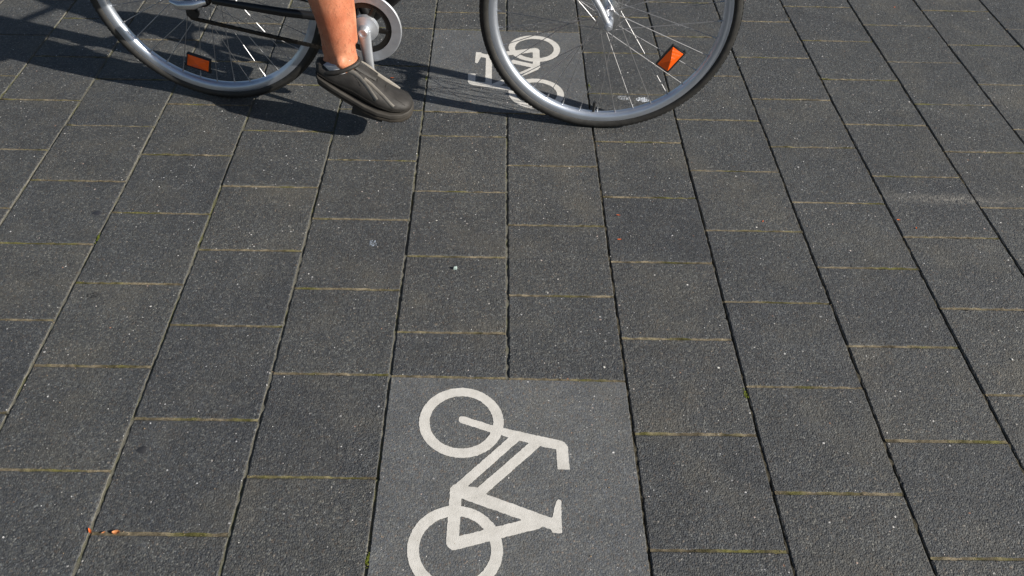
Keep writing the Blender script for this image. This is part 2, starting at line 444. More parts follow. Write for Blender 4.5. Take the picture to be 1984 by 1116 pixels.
def make_tile(name, cy, kind, flip, label, slabel):
    acc = Pav()
    o_l = lambda v: line_u(-1, v) * U + GAPL; o_r = lambda v: line_u(1, v) * U - gp(1)
    v0, v1 = cy
    A = (o_l(v0), (v0 - .002) * U + GAPC); B = (o_r(v0), (v0 + .018) * U + GAPC); C = (o_r(v1), (v1 + .016) * U - GAPC); D = (o_l(v1), (v1 - .004) * U - GAPC)
    add_paver(acc, (A, B, C, D), .0004, np.zeros(2), .005, .7, .0012)
    root = link(name, acc_mesh(acc, name), [M_SLAB, M_SIDE]); tag(root, label, 'tile', 'tiles with a bicycle symbol')
    V, F = marching(kind); zt, zb = .0011, -.0006
    if flip: V = [(-x, 1.0 - y) for x, y in V]
    else: V = [(x, y) for x, y in V]
    n = len(V); vs = [(x, y, zt) for x, y in V]; fs = [list(f) for f in F]
    from collections import Counter
    ec = Counter()
    for f in F:
        for a, b in zip(f, f[1:] + f[:1]): ec[(min(a, b), max(a, b))] += 1
    vs += [(x, y, zb) for x, y in V]
    for f in F:
        for a, b in zip(f, f[1:] + f[:1]):
            if ec[(min(a, b), max(a, b))] == 1: fs.append([b, a, a + n, b + n])
    me = bpy.data.meshes.new('bicycle_symbol'); me.from_pydata(vs, [], fs); me.update()
    link('bicycle_symbol', me, M_WHITE, root)
    return root
make_tile('symbol_tile', (-2, 0), 0, False, 'smooth grey tile nearest the viewer with a white bicycle symbol, cut by the bottom edge', '')
make_tile('symbol_tile', (4, 6), 1, True, 'smooth grey tile behind the front wheel with a white bicycle symbol crossed by wheel shadow', '')

# ------------------------------------------------------------------ bicycle
W0 = Vector((.2525, .95, 0)); HD = Vector((1.085, -.0975, 0)).normalized(); NL = Vector((-HD.y, HD.x, 0))
def B(s, n, z): return W0 + HD * s + NL * n + Vector((0, 0, z))      # along, leftwards, up
def Bs(l): return [B(*p) for p in l]
YAW = Matrix((HD, NL, Vector((0, 0, 1)))).transposed()               # local frame of the bicycle
bike = empty('bicycle', B(-.545, 0, 0)); tag(bike, 'black city bicycle with silver wheels and orange spoke reflectors riding to the right', 'bicycle')
bpy.context.view_layer.update()
def part(mb, name, mats, parent=None, **kw):
    o = mb.build(name, mats, None, **kw); p = parent or bike
    o.parent = p; o.matrix_parent_inverse = p.matrix_world.inverted(); return o
HUBZ = .34
def make_wheel(s0, refl_angle, refl_r, phase, valve_angle, rear):
    c = B(s0, 0, HUBZ)
    hub = MB()
    hub.lathe(c, NL, [(.0, -.052), (.006, -.052), (.006, -.046), (.013, -.044), (.014, -.034), (.029, -.033), (.030, -.031), (.014, -.027), (.011, 0), (.014, .027),
                      (.030, .031), (.029, .033), (.014, .034), (.013, .044), (.006, .046), (.006, .052), (0, .052)], 32, closed=False)
    wheel = part(hub, 'wheel', M_CHROME); bpy.context.view_layer.update()
    t = MB(); tp = []
    for k in range(24):
        th = 2 * math.pi * k / 24; tp.append((.3240 + .0160 * math.cos(th), .0190 * math.sin(th)))
    prof = [p for p in tp]
    t.lathe(c, NL, prof, 160)
    # sidewall colour on the inner faces, black tread with raised blocks outside
    o = part(t, 'tyre', [M_TYRE, M_TYRESIDE], wheel)
    for p in o.data.polygons:
        v = o.matrix_world @ Vector(p.center); r_ = math.hypot((v - c).dot(HD), v.z - c.z)
        if r_ < .3275: p.material_index = 1
    tr = MB()
    for k in range(150):
        th = 2 * math.pi * k / 150
        for a_, off in ((-.0085, 0), (0, .5), (.0085, 0)):
            th2 = th + off * 2 * math.pi / 150; rr = .3392 - abs(a_) * .22
            M = YAW @ Matrix.Rotation(-th2, 3, 'Y')
            tr.box(c + M @ Vector((0, a_, -rr)), .009, .0062, .0018, M)
    part(tr, 'tread', M_TYRE, wheel, smooth=False)
    rm = MB()
    rp = [(.3160, -.0125), (.3175, -.0142), (.3165, -.0148), (.3030, -.0144), (.2980, -.0126), (.2940, -.0085), (.2920, -.0040), (.2915, 0)]
    rp = rp + [(r, -a) for r, a in rp[-2::-1]] + [(.309, .009), (.307, 0), (.309, -.009)]
    rm.lathe(c, NL, rp, 160)
    part(rm, 'rim', M_RIM, wheel)
    vm = MB(); va = R(valve_angle); d = HD * math.cos(va) + Vector((0, 0, 1)) * math.sin(va)
    vm.tube([c + d * .294, c + d * .268], .0042, 10); vm.tube([c + d * .270, c + d * .262], .0052, 10)
    part(vm, 'valve', M_PLASTIC, wheel)
    for k in range(36):
        sd = 1 if k % 2 else -1; a_ = 2 * math.pi * (k + phase) / 36
        cr = (1 if (k // 2) % 2 else -1) * R(68); ah = a_ + cr
        rim_p = c + (HD * math.cos(a_) + Vector((0, 0, 1)) * math.sin(a_)) * .2935 + NL * sd * .002
        hub_p = c + (HD * math.cos(ah) + Vector((0, 0, 1)) * math.sin(ah)) * .0265 + NL * sd * .0325
        sp = MB(); sp.tube([hub_p, rim_p], .00105, 6, cap=False)
        dd = (hub_p - rim_p).normalized(); sp.tube([rim_p - dd * .001, rim_p + dd * .013], .0021, 8)
        part(sp, 'spoke', M_SPOKE, wheel)
    # wedge reflectors between the spokes
    for q in range(2 if rear is None else 1):
        ra = R(refl_angle); d = HD * math.cos(ra) + Vector((0, 0, 1)) * math.sin(ra); tn = NL.cross(d)
        cc = c + d * refl_r; M = Matrix((tn, d, NL)).transposed()      # local x tangential, y radial
        hb = MB()
        hb.box(cc, .070, .044, .011, M); hb.box(cc + M @ Vector((0, .018, 0)), .078, .008, .009, M)
        hs = part(hb, 'reflector_housing', M_CUP, wheel, smooth=False, bevel=.0015)
        lens = MB()
        for sg in (-1, 1):
            z = .0056 * sg; zc = .0150 * sg
            cs = [(-.031, -.019), (.031, -.019), (.031, .017), (-.031, .017)]
            P = [cc + M @ Vector((x, y, z)) for x, y in cs] + [cc + M @ Vector((0, 0, zc))]
            lens.add(P, [(0, 1, 4), (1, 2, 4), (2, 3, 4), (3, 0, 4)])
        part(lens, 'reflector', M_ORANGE, wheel, smooth=False)
    return wheel
make_wheel(0, -31, .212, .15, -90.5, False)
make_wheel(-1.089, -106, .243, .55, 118, True)

BBs, BBz = -.640, .279
f = MB()
f.tube(Bs([(BBs, -.036, BBz), (BBs, .036, BBz)]), .021, 20)                                    # bottom bracket
f.tube(Bs([(BBs, 0, BBz), (-.76, 0, .58), (-.865, 0, .845)]), .0145, 16)                        # seat tube
f.tube(Bs([(BBs, 0, BBz), (-.40, 0, .50), (-.205, 0, .76)]), .0165, 16)                         # down tube
f.tube(Bs([(-.735, 0, .52), (-.45, 0, .64), (-.222, 0, .83)]), .0135, 16)                       # upper tube
f.tube(Bs([(-.196, 0, .735), (-.236, 0, .875)]), .019, 18)                                      # head tube
for sd in (-1, 1):
    f.tube(Bs([(-.675, sd * .022, .286), (-.74, sd * .036, .294), (-.86, sd * .052, .308), (-1.045, sd * .062, .331)]), [(.011, .009), (.012, .009), (.012, .009), (.009, .007)], 12)
    f.tube(Bs([(-.832, sd * .014, .765), (-.92, sd * .030, .60), (-1.05, sd * .062, .385), (-1.085, sd * .062, .345)]), .0075, 12)
    f.box(B(-1.083, sd * .062, .340), .050, .005, .034, YAW)
frame = part(f, 'frame', M_BLACK)
fk = MB()
for sd in (-1, 1):
    fk.tube(Bs([(-.176, sd * .040, .69), (-.138, sd * .052, .58), (-.082, sd * .055, .46), (-.028, sd * .055, .385), (-.004, sd * .055, .345)]), [.0125, .012, .0105, .0088, .008], 12)
    fk.box(B(0, sd * .055, .342), .022, .005, .026, YAW)
    fk.tube([B(0, sd * .052, .34), B(0, sd * .070, .34)], .0095, 6)
    fk.tube([B(0, sd * .066, .34), B(0, sd * .074, .34)], .0055, 12)
fk.tube(Bs([(-.176, -.045, .695), (-.180, 0, .712), (-.176, .045, .695)]), .014, 12)
fk.tube(Bs([(-.180, 0, .70), (-.250, 0, .93)]), .0125, 14)
part(fk, 'fork', [M_GUARD])
# steel brake bridge and saddle side
sp_ = MB(); sp_.tube(Bs([(-.862, 0, .84), (-.905, 0, .955)]), .0125, 14); part(sp_, 'seat_post', M_CHROME)
sd_ = MB(); 
sdl = [(-1.03, .045, .004), (-1.02, .085, .028), (-.96, .082, .032), (-.89, .050, .028), (-.82, .028, .024), (-.765, .020, .018), (-.755, .006, .006)]
sd_.tube(Bs([(a, 0, .962 + .010 * math.cos((a + .9) * 9)) for a, _, _ in sdl]), [(c_, b_) for _, b_, c_ in sdl], 18, up=(0, 0, 1)); part(sd_, 'saddle', M_PLASTIC)
hb = MB()
hb.tube(Bs([(-.245, 0, .91), (-.252, 0, .965), (-.19, 0, 1.01)]), .0145, 14)
arc = [(-.42, -.29, 1.035), (-.34, -.285, 1.045), (-.27, -.25, 1.05), (-.21, -.17, 1.035), (-.19, -.06, 1.012), (-.19, 0, 1.01)]
arc = arc + [(a, -b, c_) for a, b, c_ in arc[-2::-1]]
hb.tube(Bs(arc), .0112, 14); hbar = part(hb, 'handlebar', M_CHROME)
bpy.context.view_layer.update()
for sd in (-1, 1):
    gp = MB(); gp.tube(Bs([(-.43, sd * .2905, 1.034), (-.385, sd * .289, 1.040), (-.32, sd * .280, 1.047)]), [.0165, .0155, .0165], 16); part(gp, 'grip', M_PLASTIC, hbar)
    bl = MB(); bl.tube(Bs([(-.285, sd * .262, 1.046), (-.275, sd * .285, 1.020), (-.33, sd * .315, 1.000), (-.40, sd * .322, 1.000)]), [.008, .006, .005, .006], 10); part(bl, 'brake_lever', M_CHROME, hbar)
# crank set
ck = MB(); cc = B(BBs, 0, BBz)
ck.lathe(cc, NL, [(.0715, -.0505), (.0965, -.0520), (.0990, -.0500), (.0990, -.0480), (.0715, -.0480)], 96)               # bright guard ring
ck.lathe(cc, NL, [(.0, -.080), (.007, -.080), (.008, -.084), (.012, -.084), (.0145, -.080), (.0165, -.066), (.026, -.060), (.035, -.057), (.037, -.046), (0, -.046)], 40, closed=False)
crank = part(ck, 'crankset', M_GUARD); bpy.context.view_layer.update()
cr = MB(); cr.lathe(cc, NL, [(.056, -.0475), (.0905, -.0475), (.0905, -.0452), (.056, -.0452)], 96)
for k in range(5):
    a_ = R(-80 + 72 * k); d = HD * math.cos(a_) + Vector((0, 0, 1)) * math.sin(a_)
    cr.tube([cc + d * .024 - NL * .047, cc + d * .062 - NL * .047], [(.009, .0022), (.007, .0022)], 8, up=tuple(d.cross(NL)))
for k in range(46):
    a_ = 2 * math.pi * k / 46; d = HD * math.cos(a_) + Vector((0, 0, 1)) * math.sin(a_)
    cr.box(cc + d * .0915 - NL * .0463, .005, .002, .006, Matrix((d.cross(NL), NL, d)).transposed())
part(cr, 'chainring', simple('ring_dark', (.05, .048, .045), .35, .8), crank, smooth=False)
PA = math.atan2(.096 - BBz, -.622 - BBs)
for sd in (-1, 1):
    a_ = PA if sd < 0 else PA + math.pi
    d = HD * math.cos(a_) + Vector((0, 0, 1)) * math.sin(a_); e = cc + d * .184; n0 = sd * NL
    am = MB(); am.tube([cc + n0 * .070, cc + d * .05 + n0 * .074, cc + d * .13 + n0 * .083, e + n0 * .086], [(.0185, .0085), (.0155, .008), (.0130, .0070), (.0150, .008)], 16, up=tuple(d.cross(NL)))
    part(am, 'crank_arm', M_GUARD, crank)
    pm = MB(); pm.tube([e + n0 * .082, e + n0 * .185], .0065, 12)
    tilt = Matrix.Rotation(R(14 if sd < 0 else 0), 3, 'Y')
    M = YAW @ tilt
    for q in (-1, 1): pm.box(e + n0 * .138 + M @ Vector((q * .038, 0, 0)), .010, .088, .022, M)
    for q in (-1, 0, 1): pm.box(e + n0 * (.138 + q * .040) , .080, .010, .020, M)
    part(pm, 'pedal', M_PLASTIC, crank, smooth=False, bevel=.0015)
# chain: outer and inner plates round ring, freewheel and tension pulley
A_ = B(-1.089, -.046, HUBZ)
fw = MB(); fw.lathe(B(-1.089, 0, HUBZ), NL, [(.010, -.053), (.030, -.053), (.036, -.047), (.040, -.044), (.040, -.041), (.024, -.034), (.010, -.034)], 44)
part(fw, 'sprocket', M_CHAIN)
def arcpts(s0, z0, r, a0, a1, k): return [(s0 + r * math.cos(R(a0 + (a1 - a0) * i / k)), z0 + r * math.sin(R(a0 + (a1 - a0) * i / k))) for i in range(k + 1)]
loop = arcpts(BBs, BBz, .090, 86, -98, 24) + arcpts(-1.112, .284, .017, -98, -250, 10) + arcpts(-1.089, HUBZ, .040, 200, 86, 14)[2:]
L_ = [B(a, -.0463, b) for a, b in loop]; L_.append(L_[0])
seg = [(L_[i + 1] - L_[i]).length for i in range(len(L_) - 1)]; tot = sum(seg); NK = int(tot / .0127)
def at_len(x):
    for i, q in enumerate(seg):
        if x <= q: return L_[i].lerp(L_[i + 1], x / q)
        x -= q
    return L_[0]
ch = MB()
for k in range(NK):
    a, b = at_len(tot * k / NK), at_len(tot * ((k + 1) % NK) / NK); t = (b - a)
    if t.length < 1e-6: continue
    t.normalize(); up = NL.cross(t); M = Matrix((t, NL, up)).transposed(); mid = (a + b) / 2
    for q in (-1, 1): ch.box(mid + NL * q * (.0034 if k % 2 else .0024), .0185, .0009, .0085, M)
    ch.tube([a - NL * .003, a + NL * .003], .0038, 6)
part(ch, 'chain', M_CHAIN, smooth=False)
# gear changer: bright body, black cage
de = MB()
de.tube(Bs([(-1.062, -.068, .330), (-1.09, -.082, .326), (-1.13, -.084, .322), (-1.155, -.078, .328)]), [(.008, .008), (.013, .011), (.012, .010), (.006, .006)], 14)
de.lathe(B(-1.089, 0, HUBZ), NL, [(0, -.078), (.006, -.078), (.0095, -.072), (.0095, -.064), (0, -.064)], 12, closed=False)
der = part(de, 'gear_changer', M_CHROME); bpy.context.view_layer.update()
dc = MB(); dc.tube(Bs([(-1.12, -.066, .322), (-1.118, -.056, .300), (-1.112, -.053, .283)]), [(.010, .002), (.010, .002), (.012, .002)], 10, up=tuple(HD))
dc.lathe(B(-1.112, 0, .284), NL, [(.003, -.050), (.015, -.050), (.015, -.043), (.003, -.043)], 20)
part(dc, 'cage', M_PLASTIC, der)
# rear carrier
rk = MB()
for sd in (-1, 1):
    rk.tube(Bs([(-1.086, sd * .072, .352), (-1.12, sd * .068, .74)]), .0045, 8)
    rk.tube(Bs([(-.87, sd * .02, .735), (-.93, sd * .06, .745), (-1.33, sd * .062, .745)]), .005, 8)
rk.tube(Bs([(-1.33, -.062, .745), (-1.345, 0, .745), (-1.33, .062, .745)]), .005, 8)
for q in (-1.24, -1.14, -1.04, -.96): rk.tube(Bs([(q, -.062, .745), (q, .062, .745)]), .004, 8)
part(rk, 'carrier', M_BLACK)

# ------------------------------------------------------------------ rider
M_SKIN = None
m = NB('skin'); n1 = m.noise(28, 4, .6); n2 = m.noise(240, 3, .6)
n0_ = m.noise(9, 3, .6); cs_ = m.mix(1, m.ramp(n1, [(.3, (.47, .19, .10)), (.7, (.62, .29, .17))]), m.ramp(n2, [(.3, .88), (.7, 1.08)]), 'MULTIPLY'); cs_ = m.mix(1, cs_, m.ramp(n0_, [(.35, (.86, .66, .62)), (.65, (1.05, 1.05, 1.05))]), 'MULTIPLY')
M_SKIN = m.set(col=cs_, rough=.5, spec=.4, normal=m.bump(n2, .0006), sss=.12)
m.b.inputs['Subsurface Radius'].default_value = (1, .3, .15); m.b.inputs['Subsurface Scale'].default_value = .006
M_SHORTS = simple('shorts_cloth', (.03, .035, .05), .9, 0, .2, 60, .2, .001, 500)
M_SHIRT = simple('shirt_cloth', (.35, .36, .38), .9, 0, .2, 60, .1, .001, 500)
M_SOCK = simple('sock_cloth', (.62, .63, .66), .95, 0, .1, 200, .12, .0008, 700)
M_SHOE = simple('shoe_leather', (.026, .024, .022), .55, 0, .4, 60, .3, .0008, 500)
M_SOLE = simple('shoe_sole', (.035, .030, .024), .8, 0, .3, 40, .3)
M_MID = simple('shoe_midsole', (.045, .041, .036), .7, 0, .3, 40, .2)
M_STRIPE = simple('shoe_stripe', (.27, .25, .22), .6, 0, .3, 120, .15)
M_HAIR = simple('hair', (.05, .03, .018), .6, 0, .4, 80, .4, .004, 300)

def remeshed(mb, name, mats, voxel, parent, smooth_it=4):
    """fuse overlapping tapered limbs into one continuous skin"""
    me = mb.mesh(name); o = bpy.data.objects.new(name, me); col.objects.link(o)
    r_ = o.modifiers.new('r', 'REMESH'); r_.mode = 'VOXEL'; r_.voxel_size = voxel
    s_ = o.modifiers.new('s', 'SMOOTH'); s_.iterations = smooth_it; s_.factor = .5
    bpy.context.view_layer.update(); dg = bpy.context.evaluated_depsgraph_get()
    new = bpy.data.meshes.new_from_object(o.evaluated_get(dg)); bpy.data.objects.remove(o)
    new.name = name
    return link(name, new, mats, parent, True)
HIP = {sd: (-.93, sd * .088, .985) for sd in (-1, 1)}
body = MB()
def limb(mb, pts, rr, n=18): mb.tube(Bs(pts), rr, n, up=tuple(HD)); 
def joint(mb, p, r): mb.ball(B(*p), r, 14)
# right leg straight down on the low pedal
RLEG = [(-.93, -.090, .99), (-.89, -.100, .90), (-.815, -.112, .775), (-.755, -.122, .67), (-.728, -.126, .615), (-.722, -.128, .56), (-.720, -.130, .50), (-.712, -.131, .43),
        (-.702, -.132, .36), (-.694, -.133, .30), (-.687, -.134, .25), (-.684, -.135, .215), (-.690, -.135, .18)]
RRAD = [(.085, .080), (.082, .078), (.070, .066), (.058, .054), (.056, .052), (.053, .049), (.060, .054), (.058, .052), (.048, .044), (.042, .038), (.038, .034), (.042, .036), (.038, .032)]
limb(body, RLEG, RRAD)
body.ball(B(-.684, -.166, .240), .0165, 12); body.ball(B(-.682, -.102, .246), .0165, 12); body.tube(Bs([(-.742, -.134, .36), (-.733, -.135, .29), (-.729, -.136, .235), (-.742, -.136, .19)]), [.009, .008, .009, .016], 10); body.tube(Bs([(-.655, -.126, .45), (-.650, -.128, .36), (-.648, -.132, .28)]), [.010, .009, .008], 10)           # ankle bones
body.ball(B(-.712, -.124, .615), (.046, .044, .05), 14)                                           # knee cap
# left leg bent, foot on the high pedal
limb(body, [(-.93, .090, .985), (-.85, .105, .965), (-.70, .120, .945), (-.58, .130, .925), (-.535, .132, .905)], [(.085, .080), (.082, .078), (.070, .066), (.058, .054), (.052, .05)])
joint(body, (-.53, .132, .895), .054)
limb(body, [(-.525, .132, .895), (-.560, .134, .83), (-.605, .134, .76), (-.655, .134, .68), (-.70, .135, .61), (-.720, .135, .57), (-.725, .135, .545)],
     [(.052, .050), (.052, .050), (.058, .053), (.052, .047), (.041, .038), (.038, .034), (.036, .032)])
# feet inside the shoes
limb(body, [(-.735, -.136, .175), (-.67, -.138, .165), (-.60, -.140, .130), (-.53, -.142, .108)], [(.022, .028), (.030, .033), (.022, .038), (.012, .032)])
limb(body, [(-.765, .136, .515), (-.69, .138, .520), (-.62, .140, .498), (-.54, .142, .492)], [(.022, .028), (.030, .033), (.022, .038), (.012, .032)])
# trunk, neck, head
limb(body, [(-.945, 0, .93), (-.94, 0, .99), (-.925, 0, 1.07), (-.895, 0, 1.16), (-.865, 0, 1.27), (-.840, 0, 1.37), (-.815, 0, 1.44), (-.80, 0, 1.49)],
     [(.10, .145), (.115, .165), (.108, .155), (.098, .135), (.112, .155), (.112, .170), (.085, .165), (.06, .09)], 28)
limb(body, [(-.80, 0, 1.46), (-.785, 0, 1.53), (-.765, 0, 1.60)], [(.062, .062), (.055, .055), (.054, .054)])
body.ball(B(-.745, 0, 1.685), (.098, .076, .115), 24, YAW); body.ball(B(-.705, 0, 1.635), (.062, .055, .062), 18, YAW)
body.tube(Bs([(-.652, 0, 1.695), (-.638, 0, 1.665), (-.642, 0, 1.655)]), [(.008, .008), (.014, .013), (.008, .010)], 10)          # nose
body.tube(Bs([(-.660, -.022, 1.628), (-.650, 0, 1.629), (-.660, .022, 1.628)]), [.005, .008, .005], 8)                        # lips
body.tube(Bs([(-.668, -.045, 1.712), (-.654, -.02, 1.716), (-.652, 0, 1.712), (-.654, .02, 1.716), (-.668, .045, 1.712)]), .009, 8)   # brow
for sd in (-1, 1): body.ball(B(-.750, sd * .079, 1.675), (.018, .009, .030), 12, YAW)                                              # ears
for sd in (-1, 1):
    joint(body, (-.805, sd * .175, 1.435), .058)
    limb(body, [(-.805, sd * .18, 1.435), (-.775, sd * .215, 1.33), (-.735, sd * .245, 1.225), (-.725, sd * .250, 1.20)], [(.050, .050), (.044, .044), (.038, .038), (.036, .036)])
    limb(body, [(-.73, sd * .250, 1.205), (-.63, sd * .265, 1.15), (-.52, sd * .282, 1.095), (-.455, sd * .288, 1.070)], [(.038, .038), (.040, .038), (.030, .028), (.024, .028)])
    limb(body, [(-.46, sd * .288, 1.070), (-.42, sd * .289, 1.066), (-.375, sd * .287, 1.068)], [(.015, .028), (.016, .036), (.014, .038)])       # palm
    for k in range(4):                                                                                                     # fingers over the grip
        s0 = -.408 + .021 * k; ln = (.9, 1.0, 1.05, .95)[k]; nn = .288 - .002 * k
        body.tube(Bs([(s0, sd * (nn + .012), 1.071), (s0 + .004, sd * (nn + .034 * ln), 1.062), (s0 + .006, sd * (nn + .042 * ln), 1.038), (s0 + .004, sd * (nn + .024), 1.017), (s0, sd * (nn + .004), 1.016)]),
                  [.0095, .0092, .0086, .0080, .0070], 10)
    body.tube(Bs([(-.425, sd * .270, 1.064), (-.395, sd * .256, 1.050), (-.375, sd * .258, 1.028), (-.360, sd * .268, 1.018)]), [.012, .0105, .0095, .008], 10)   # thumb
person = remeshed(body, 'person', M_SKIN, .0055, None, 5)
tag(person, 'rider with bare lower leg in a black sneaker with pale stripes, pushing the pedal down', 'person')
def wear(mb, name, mats, par=None, **kw):
    o = mb.build(name, mats, None, **kw); o.parent = par or person; return o
# shorts and shirt
sh = MB(); g_ = .012
limb(sh, [(-.945, 0, .90), (-.94, 0, .99), (-.925, 0, 1.07), (-.915, 0, 1.10)], [(.10 + g_, .150 + g_), (.118 + g_, .170 + g_), (.110 + g_, .160 + g_), (.10 + g_, .150 + g_)], 28)
limb(sh, [(-.93, -.090, .99), (-.89, -.100, .90), (-.815, -.112, .775), (-.765, -.122, .645)], [(.11, .105), (.12, .11), (.135, .112), (.150, .118)])  # right leg flared wide, out of view, to fill out the cast shadow
limb(sh, [(-.93, .090, .985), (-.85, .105, .965), (-.70, .120, .945), (-.61, .128, .93)], [(.10, .095), (.098, .094), (.088, .084), (.082, .078)])
o = remeshed(sh, 'shorts', M_SHORTS, .008, person, 3)
st = MB()
limb(st, [(-.93, 0, 1.05), (-.925, 0, 1.08), (-.895, 0, 1.16), (-.865, 0, 1.27), (-.840, 0, 1.37), (-.815, 0, 1.445), (-.80, 0, 1.495)],
     [(.13, .178), (.128, .175), (.115, .155), (.126, .170), (.126, .184), (.098, .178), (.070, .080)], 28)
for sd in (-1, 1):
    st.ball(B(-.805, sd * .175, 1.435), .070, 14)
    limb(st, [(-.805, sd * .18, 1.435), (-.775, sd * .215, 1.33), (-.755, sd * .232, 1.275)], [(.062, .062), (.060, .060), (.058, .058)])
remeshed(st, 'shirt', M_SHIRT, .008, person, 3)
ha = MB(); ha.ball(B(-.758, 0, 1.712), (.108, .088, .105), 24, YAW)
ha.ball(B(-.80, 0, 1.66), (.065, .078, .085), 18, YAW)
hr = remeshed(ha, 'hair', M_HAIR, .007, person, 3)
for sd in (-1, 1):
    e_ = MB(); e_.ball(B(-.661, sd * .031, 1.692), .0125, 14); wear(e_, 'eye', simple('eye_white', (.7, .7, .7), .2))
    e_ = None

def make_shoe(center, sole_near, label=None):
    """center: list of (s, n, zsole, half width, top height) from heel to toe"""
    K = len(center)
    def ringat(s_, n_, z_, hw, h, out=0.0, lift=0.0):
        pts = []
        for k in range(20):
            th = 2 * math.pi * k / 20; cx_ = math.cos(th); sx_ = math.sin(th)
            y = (hw + out) * math.copysign(abs(cx_) ** .8, cx_) * (1 - .30 * max(0, sx_))
            zz = h * (math.copysign(abs(sx_) ** .75, sx_) * .5 + .5)
            pts.append(B(s_, n_ + y, z_ + lift + zz))
        return pts
    up = MB(); rings = [ringat(*c_, lift=.018) for c_ in center]; vs = [p for r_ in rings for p in r_]; fs = []
    for i in range(K - 1):
        for k in range(20): fs.append((i * 20 + k, i * 20 + (k + 1) % 20, (i + 1) * 20 + (k + 1) % 20, (i + 1) * 20 + k))
    fs.append(tuple(range(19, -1, -1))); fs.append(tuple((K - 1) * 20 + k for k in range(20)))
    up.add(vs, fs)
    shoe = wear(up, 'shoe', M_SHOE, subd=1)
    def slab(z0, z1, out, name, mat):
        mb = MB(); vs = []
        for (s_, n_, z_, hw, h) in center:
            for dy, dz in ((-1, z0), (-1, z1), (1, z1), (1, z0)): vs.append(B(s_, n_ + dy * (hw + out), z_ + dz))
        fs = []
        for i in range(K - 1):
            for k in range(4): fs.append((i * 4 + k, i * 4 + (k + 1) % 4, (i + 1) * 4 + (k + 1) % 4, (i + 1) * 4 + k))
        fs.append((3, 2, 1, 0)); fs.append(tuple((K - 1) * 4 + k for k in range(4)))
        mb.add(vs, fs); return wear(mb, name, mat, shoe, bevel=.003)
    slab(0, .011, .003, 'sole', M_SOLE); slab(.011, .025, .0045, 'midsole', M_MID)
    return shoe
# right shoe, heel raised, toe flat
RS = [(-.760, -.137, .176, .014, .034), (-.750, -.137, .170, .033, .044), (-.718, -.138, .153, .040, .052), (-.688, -.138, .135, .042, .070), (-.656, -.140, .119, .044, .088),
      (-.625, -.142, .104, .047, .086), (-.590, -.144, .092, .050, .067), (-.555, -.144, .085, .049, .050), (-.525, -.143, .084, .042, .040), (-.510, -.142, .086, .030, .030), (-.502, -.142, .089, .012, .016)]
rshoe = make_shoe(RS, None)
LS = [(a - .045, -b, .484 if a < -.70 else .478 + .0 * a, c_, d_) for a, b, _, c_, d_ in RS]
lshoe = make_shoe(LS, None)
# collar, tongue, laces and side stripes on the right shoe
def shoe_trim(center, shoe, sgn):
    cb = MB()
    s0, n0, z0 = center[2][0], center[2][1], center[2][2]
    pts = []
    for k in range(24):
        th = 2 * math.pi * k / 24
        pts.append(B(s0 + .022 + .054 * math.cos(th), n0 + .036 * math.sin(th), z0 + .061 + (.016 * math.cos(th) if sgn < 0 else 0)))
    cb.tube(pts, .0065, 10, closed=True); wear(cb, 'collar', M_SHOE, shoe)
    tg = MB(); tg.tube([B(s0 + .052, n0, z0 + .086 - (.008 if sgn < 0 else 0)), B(s0 + .085, n0, z0 + (.056 if sgn < 0 else .076)), B(s0 + .12, n0, z0 + (.034 if sgn < 0 else .068))], [(.006, .020), (.007, .021), (.004, .018)], 12, up=(0, 0, 1)); wear(tg, 'tongue', M_SHOE, shoe)
    lc = MB()
    for q in range(5):
        i = 4 + q * .62; a = center[int(i)]; b = center[int(i) + 1]; t = i - int(i)
        s_, n_, z_, hw, h = [a[j] + (b[j] - a[j]) * t for j in range(5)]
        lc.tube([B(s_, n_ + e * .021, z_ + .018 + h * (1 - .10 * abs(e)) + .0005) for e in (-1, -.5, 0, .5, 1)], .0024, 8)
    wear(lc, 'laces', M_SHOE, shoe)
    sm = MB()
    for (ia, ib, wd) in ((3.2, 6.0, .0105), (5.0, 7.3, .0090)):
        for side in (-1, 1):
            P = []
            for q in range(9):
                t = q / 8; i = ia + (ib - ia) * t; i0 = int(i); u_ = i - i0; a = center[i0]; b = center[min(i0 + 1, len(center) - 1)]
                s_, n_, z_, hw, h = [a[j] + (b[j] - a[j]) * u_ for j in range(5)]
                th = R(46 - 38 * t + 10 * math.sin(3.14 * t))
                y = hw * abs(math.cos(th)) ** .8 * (1 - .30 * max(0, math.sin(th))); zz = h * (abs(math.sin(th)) ** .75 * .5 + .5)
                P.append(B(s_, n_ + side * (y * 1.0), z_ + .018 + zz))
            sm.tube(P, [(wd * (.6 + .4 * math.sin(math.pi * (k + .6) / 9)), .0024) for k in range(9)], 8, up=(0, 0, 1))
    wear(sm, 'stripe', M_STRIPE, shoe)
    sn = None                                                                              # stitched seams
    for (ia, ib, t0, t1) in ((.8, 3.2, 40, 55), (3.3, 5.0, 72, 10), (6.6, 8.6, 70, 20), (1.0, 9.0, -12, -12)):
        for side in (-1, 1):
            prev = None; sn = MB()
            for q in range(int(14 * (ib - ia))):
                t = q / (14 * (ib - ia)); i = ia + (ib - ia) * t; i0 = int(i); u_ = i - i0; a = center[i0]; b = center[min(i0 + 1, len(center) - 1)]
                s_, n_, z_, hw, h = [a[j] + (b[j] - a[j]) * u_ for j in range(5)]
                th = R(t0 + (t1 - t0) * t)
                y = hw * abs(math.cos(th)) ** .8 * (1 - .30 * max(0, math.sin(th))); zz = h * (math.copysign(abs(math.sin(th)) ** .75, math.sin(th)) * .5 + .5)
                p = B(s_, n_ + side * (y + .0004), z_ + .018 + zz)
                if prev is not None and q % 2: sn.tube([prev, p], .0008, 5)
                prev = p
            wear(sn, 'seam', M_MID, shoe)
hm = MB()
